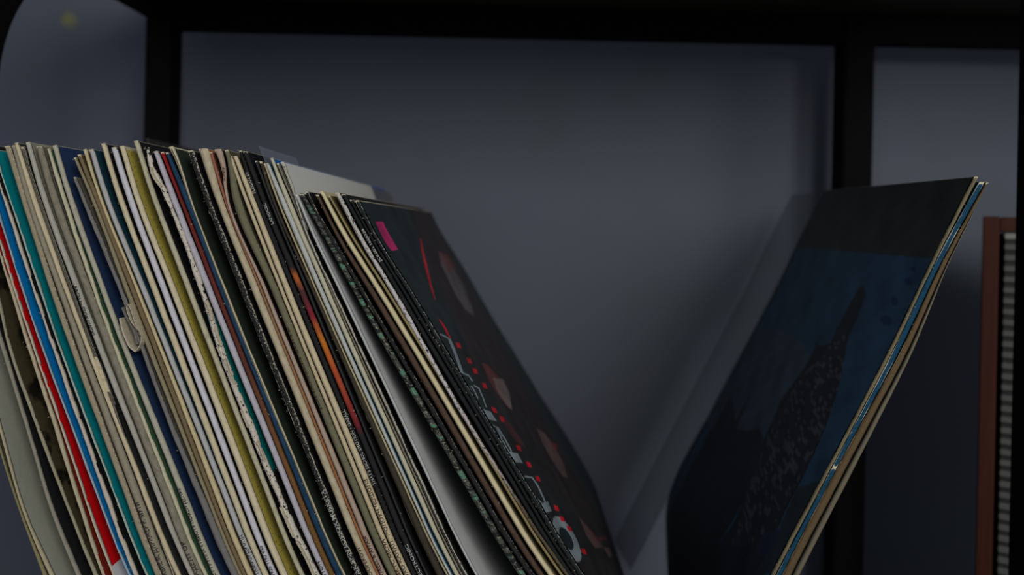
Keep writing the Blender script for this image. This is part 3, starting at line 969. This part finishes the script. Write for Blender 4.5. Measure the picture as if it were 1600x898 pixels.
keys = {}
for y in (279, 400, 550, 720, 898):
    q_ = un(float(interp(r1.L, y)), y, 0.35) + dv / np.linalg.norm(dv) * 0.300
    qx, qy = project(q_)
    keys[qy] = (qx - 2.0, qx - 1.2)
YQ = q_[1]
sleeve('clear polythene flap sticking out behind the tower-picture sleeve', keys, CR, CR,
       cover_m=clear_mat('dull_polythene', lin((92, 92, 94)), 0.24), spine=False, depth=0.062, Yf=YQ,
       name='plastic_sleeve', cat='plastic sleeve', seed=95, dvec=np.array([-0.006, 0.062, 0.0]))

NAVY, BAND, TOWER = lin((40, 78, 104)), lin((52, 52, 48)), lin((34, 38, 44))
rp = [
    ([(1215, 270), (1540, 262), (1470, 402), (1455, 403), (1385, 398), (1320, 392), (1258, 386), (1200, 382)], BAND),
    # paler haze low in the sky
    ([(1150, 480), (1240, 520), (1270, 560), (1180, 700), (1100, 660)], lin((84, 92, 100)), None, .55),
    ([(1200, 400), (1260, 400), (1240, 520), (1150, 500)], lin((62, 88, 108)), None, .5),
    # tower
    ([(1350, 446), (1353, 458), (1346, 480), (1336, 505), (1326, 525), (1322, 545), (1319, 560), (1316, 580), (1311, 600), (1304, 625), (1296, 650), (1288, 672), (1276, 700), (1262, 730), (1246, 760), (1230, 790), (1214, 830), (1195, 870), (1180, 910), (1090, 910), (1110, 868), (1130, 842), (1150, 810), (1162, 780), (1172, 745), (1186, 715), (1192, 690), (1208, 655), (1220, 625), (1238, 600), (1256, 575), (1272, 545), (1276, 534), (1283, 541), (1298, 535), (1306, 515), (1318, 494), (1330, 470), (1340, 452)], TOWER),
    ([(1320, 520), (1322, 560), (1300, 640), (1262, 725), (1200, 840), (1140, 850), (1190, 700), (1240, 604), (1290, 545)], lin((84, 90, 98)), 'flecks', .6),
    # dark hills
    ([(1142, 618), (1148, 640), (1150, 668), (1165, 672), (1184, 668), (1192, 680), (1188, 715), (1165, 775), (1130, 840), (1090, 905), (980, 905), (1010, 870), (1060, 770), (1110, 672)], lin((34, 36, 42))),
    (ribbon([(1171, 620), (1160, 642), (1148, 668)], [2, 5, 4]), lin((34, 36, 42))),
    ([(1246, 762), (1275, 752), (1300, 756), (1260, 905), (1175, 905), (1212, 838)], lin((44, 52, 58))),
    ([(1190, 835), (1220, 825), (1212, 850), (1195, 870), (1180, 862)], lin((36, 48, 72))),
    # small rubbed marks near the spine
    (ellipse(1385, 500, 10, 7, 20), lin((20, 50, 84))), (ellipse(1398, 470, 7, 5, 60), lin((20, 52, 88))),
    (ellipse(1420, 440, 8, 6, 40), lin((22, 54, 90))), (ellipse(1427, 420, 6, 4, 10), lin((22, 54, 90))),
]
printed_cover(r1, rp, NAVY, name='printed_face', side='L', nS=360, nD=150, wear=.25, seed=91)

# ------------------------------------------------------------------ lettering on spines
lettering(T['b2'], 'BACH by STOKOWSKI', 447, 523, M_INK, up=False, lo=.2, hi=.78)
lettering(T['b0'], 'ОЛ, РЕКВИЕМ, ДИРИЖЕР Р. МУТИ', 784, 925, M_INK, lo=.15, hi=.72)
lettering(T['b5'], 'ДЕТ ГРУППА «ТВИСТ» НЕМЕН ДЕНЬ»', 762, 905, M_INK, lo=.12, hi=.72)
lettering(T['b3'], 'ВАДЕЛТ ОР', 845, 905, M_INK, lo=.2, hi=.75)
lettering(T['c0'], 'СТАМФОРДФОНД', 836, 903, M_INK, lo=.1, hi=.8)
lettering(T['c2'], 'КНО» ТНО «%»', 852, 903, M_INK, lo=.2, hi=.8)
lettering(T['c6'], 'БОСТОН', 877, 915, M_INK, lo=.2, hi=.75)
lettering(T['c7'], 'AZS STUVAYJE', 818, 900, M_INKG, lo=.15, hi=.8)
lettering(T['d0'], 'DISK SPIN LOSSOX MUSKETA', 765, 905, M_INKW, lo=.15, hi=.85)
lettering(T['d1'], 'COUPEROVI', 855, 905, M_INKR, lo=.3, hi=.7)
lettering(T['d3'], 'TURELL & AFFAIR', 836, 903, M_INKR, lo=.15, hi=.75)
lettering(T['d3'], 'SONG', 262, 283, M_INKR, lo=.2, hi=.8)
lettering(T['d4'], 'JOHANSEN SUITE', 510, 640, M_INKR, lo=.1, hi=.5)
lettering(T['d5'], 'В BKYC МЕНА', 842, 908, M_INKR, lo=.15, hi=.8)
lettering(T['d6'], 'ЭОЛОУЧ ЧОШОЛЗ', 748, 836, M_INKR, lo=.25, hi=.8)
lettering(T['d6'], 'ОХО КАНАП', 845, 903, M_INK, lo=.25, hi=.8)
lettering(T['d7'], "THAT'S ESCHOL EMOTION • DABALL", 640, 757, M_INKW, lo=.12, hi=.78)
lettering(T['d7'], 'ELEGAN ET', 268, 302, M_INKW, lo=.15, hi=.75)
lettering(T['d8'], 'LANOCEL', 318, 350, M_INKW, lo=.15, hi=.7)
lettering(T['d8'], 'ELECTRONIC', 850, 908, M_INKW, lo=.15, hi=.75)
lettering(T['f6'], 'JCK002 1655338', 358, 409, M_INKW, lo=.12, hi=.8)


# ------------------------------------------------------------------ torn flap of paper
def strip3(pts, Y, wy, th, name, mat, parent):
    """curled paper ribbon: outline pts (pixels) swept wy metres in depth"""
    p = np.array([un(x, y, Y) for x, y in pts])
    t = np.gradient(p, axis=0)
    n = np.stack([-t[:, 2], np.zeros(len(p)), t[:, 0]], -1)
    n /= np.linalg.norm(n, axis=1)[:, None]
    a, b = p + n * th / 2, p - n * th / 2
    v, f = [], []
    for i in range(len(p)):
        v += [a[i], b[i], b[i] + (0, wy, 0), a[i] + (0, wy, 0)]
    for i in range(len(p) - 1):
        o = 4 * i
        for j in range(4):
            k = (j + 1) % 4
            f.append((o + j, o + k, o + 4 + k, o + 4 + j))
    f.append((0, 3, 2, 1))
    e = 4 * (len(p) - 1)
    f.append((e, e + 1, e + 2, e + 3))
    return make_obj(name, v, f, mat, parent)


def smooth_path(pts, n=28):
    p = np.array(pts, float)
    s = np.concatenate([[0], np.cumsum(np.linalg.norm(np.diff(p, axis=0), axis=1))])
    t = np.linspace(0, s[-1], n)
    return list(zip(interp(dict(zip(s, p[:, 0])), t), interp(dict(zip(s, p[:, 1])), t)))


root = T['b6'].root
PAPER = plain('torn_paper', lin((196, 186, 160)), 0.9, 0.15, (900, lin((170, 160, 140)), 0.3))
PAPERG = plain('grey_paper', lin((122, 118, 112)), 0.9, 0.15, (900, lin((100, 96, 90)), 0.3))
strip3(smooth_path([(220, 526), (214, 512), (208, 496), (203, 481), (199.5, 475.5), (197.5, 480), (200, 490), (206, 504), (214, 514), (218.5, 521), (220.5, 529), (218, 540), (212.5, 548)]),
       0.3478, 0.006, 0.00035, 'curled_flap', PAPER, root)
strip3(smooth_path([(187.5, 497), (190, 511), (196, 528), (204, 543), (212, 549)]), 0.3482, 0.009, 0.0009, 'curled_flap', PAPER, root)
strip3(smooth_path([(191, 480), (196, 492), (203, 505), (211, 522), (214, 538)]), 0.3496, 0.008, 0.0011, 'curled_flap', PAPERG, root)

# torn card strips on the badly torn spine
rng = np.random.default_rng(3)
tr = T['c5']
for (y0, y1, off) in [(262, 292, -1), (470, 500, 2), (508, 540, 5), (542, 556, -3), (560, 600, 3), (640, 668, -3), (690, 720, 2), (792, 840, -4), (846, 900, -3)]:
    ys = np.linspace(y0, y1, 12)
    x = interp(tr.L, ys) + 4.5 + off + np.sin(np.linspace(0, 3.1, 12)) * rng.uniform(-2.5, 2.5) + rng.uniform(-.4, .4, 12)
    strip3(list(zip(x, ys)), 0.3485 + rng.uniform(-.0008, .0003), 0.0012, rng.uniform(.0006, .0013), 'torn_strip', PAPER, tr.root)

# ------------------------------------------------------------------ white sticker on the red sleeve
rs = T['a5']
ys = np.linspace(886, 960, 12)
v, f, uvs = [], [], []
st = interp(rs.R, ys)
for i, (x, y) in enumerate(zip(st, ys)):
    p = un(x, y, rs.Yf) + np.array([0.00025, 0.0, 0.0])
    for dk in (0.0007, 0.030):
        v.append(p + rs.d * dk)
for i in range(11):
    f.append((2 * i, 2 * i + 1, 2 * i + 3, 2 * i + 2))
nv = len(v)
v += [q + np.array([-0.0002, 0, 0]) for q in v[:nv]]
f += [tuple(nv + j for j in q[::-1]) for q in f[:11]]
make_obj('white_sticker', v, f, plain('sticker_paper', lin((214, 212, 210)), 0.7), rs.root)

# ------------------------------------------------------------------ wooden rack of disc cases
WOOD = plain('red_brown_wood', lin((74, 37, 26)), 0.45, 0.25, (9, lin((58, 29, 20)), 0.1, (14, 14, 1)))
YR = 0.56
def wx(px, py, Y):
    return un(px, py, Y)[0]
c0 = un(1534.5, 400, YR)
YAW = math.atan2(c0[0], YR)
wst = (un(1560, 400, YR)[0] - c0[0]) * math.cos(YAW) * 1.02
zbot, ztop = LOWZ, un(1548, 338, YR)[2]
rack = thing('wooden_disc_rack', 'red-brown wooden upright rack at the right edge behind the post', 'rack', (c0[0], YR, 0))
xw = wst + 0.142
part('side_panel', WOOD, [(0, wst, 0, 0.125, zbot, ztop)], rack, 0.0008)
part('side_panel', WOOD, [(xw, xw + wst, 0, 0.125, zbot, ztop)], rack, 0.0008)
part('top_panel', WOOD, [(wst, xw, 0.002, 0.125, ztop - 0.0115, ztop - 0.0005)], rack, 0.0008)
part('back_panel', WOOD, [(wst, xw, 0.1205, 0.1245, zbot, ztop - 0.012)], rack, 0.0)
rack.rotation_euler = (0, 0, -YAW)
M_CASE = plain('grey_case_edge', lin((92, 94, 90)), 0.35, 0.4)
M_CASE2 = plain('dark_case_insert', lin((46, 48, 46)), 0.5, 0.3)
M_CASE3 = plain('pale_case_edge', lin((140, 142, 136)), 0.35, 0.4)
z = ztop - 0.0125
first = None
n = 0
pitch = 16.75 / FPX * YR
ca, sa = math.cos(YAW), math.sin(YAW)
nth = ['topmost', 'second', 'third', 'fourth', 'fifth', 'sixth', 'seventh', 'eighth', 'ninth', 'tenth', 'eleventh', 'twelfth',
       'thirteenth', 'fourteenth', 'fifteenth', 'sixteenth', 'seventeenth', 'eighteenth', 'nineteenth', 'twentieth']
nth += ['twenty-' + k for k in ('first', 'second', 'third', 'fourth', 'fifth', 'sixth', 'seventh', 'eighth', 'ninth')]
nth += ['thirtieth'] + ['thirty-' + k for k in ('first', 'second', 'third', 'fourth', 'fifth', 'sixth', 'seventh', 'eighth', 'ninth')]
nth += ['fortieth'] + ['forty-' + k for k in ('first', 'second', 'third', 'fourth', 'fifth')]
while z - pitch > zbot + 0.07:
    h = pitch * 0.58
    if first is None:
        t = first = thing('disc_case', '', 'disc case')
        part('case_lid', M_CASE3, [(0.0, 0.136, 0.0, 0.112, -h, 0.0)], t, 0.0008)
        part('case_tray', M_CASE2, [(0.0008, 0.1352, 0.0022, 0.112, -pitch + 0.0003, -h)], t, 0.0)
    else:
        t = first.copy()
        COL.objects.link(t)
        for ch in list(first.children):
            c = ch.copy()
            COL.objects.link(c)
            c.parent = t
            if n == 1 and c.name.startswith('case_lid'):
                c.data = c.data.copy()
                c.data.materials[0] = M_CASE
                lid = c.data
            elif c.name.startswith('case_lid'):
                c.data = lid
    lx, ly = wst + 0.0032, 0.005 + RNG.uniform(-.0006, .0006)
    t.location = (c0[0] + lx * ca + ly * sa, YR - lx * sa + ly * ca, z)
    t.rotation_euler = (0, 0, -YAW)
    t['group'] = 'disc cases stacked in the wooden rack'
    if n == 0:
        t['label'] = 'brighter grey disc case, topmost of the stack in the wooden rack'
    elif n < len(nth):
        t['label'] = '%s grey disc case from the top in the wooden rack' % nth[n]
    z -= pitch
    n += 1
m = MB()
m.box(wst + 0.003, wst + 0.139, 0.005, 0.115, zbot, z)
m.build('bottom_panel', WOOD, rack)

# ------------------------------------------------------------------ put every empty at the base of its thing
bpy.context.view_layer.update()
from mathutils import Matrix, Vector
for o in list(COL.objects):
    if o.type == 'EMPTY' and o.parent is None and o.name.split('.')[0] in ('record_sleeve', 'plastic_sleeve', 'card_folder', 'metal_shelf'):
        pts = [Vector(c.bound_box[k]) for c in o.children for k in range(8)]
        base = Vector((sum(p.x for p in pts) / len(pts), sum(p.y for p in pts) / len(pts), min(p.z for p in pts)))
        o.location = base
        for c in o.children:
            c.matrix_parent_inverse = Matrix.Translation(-base)
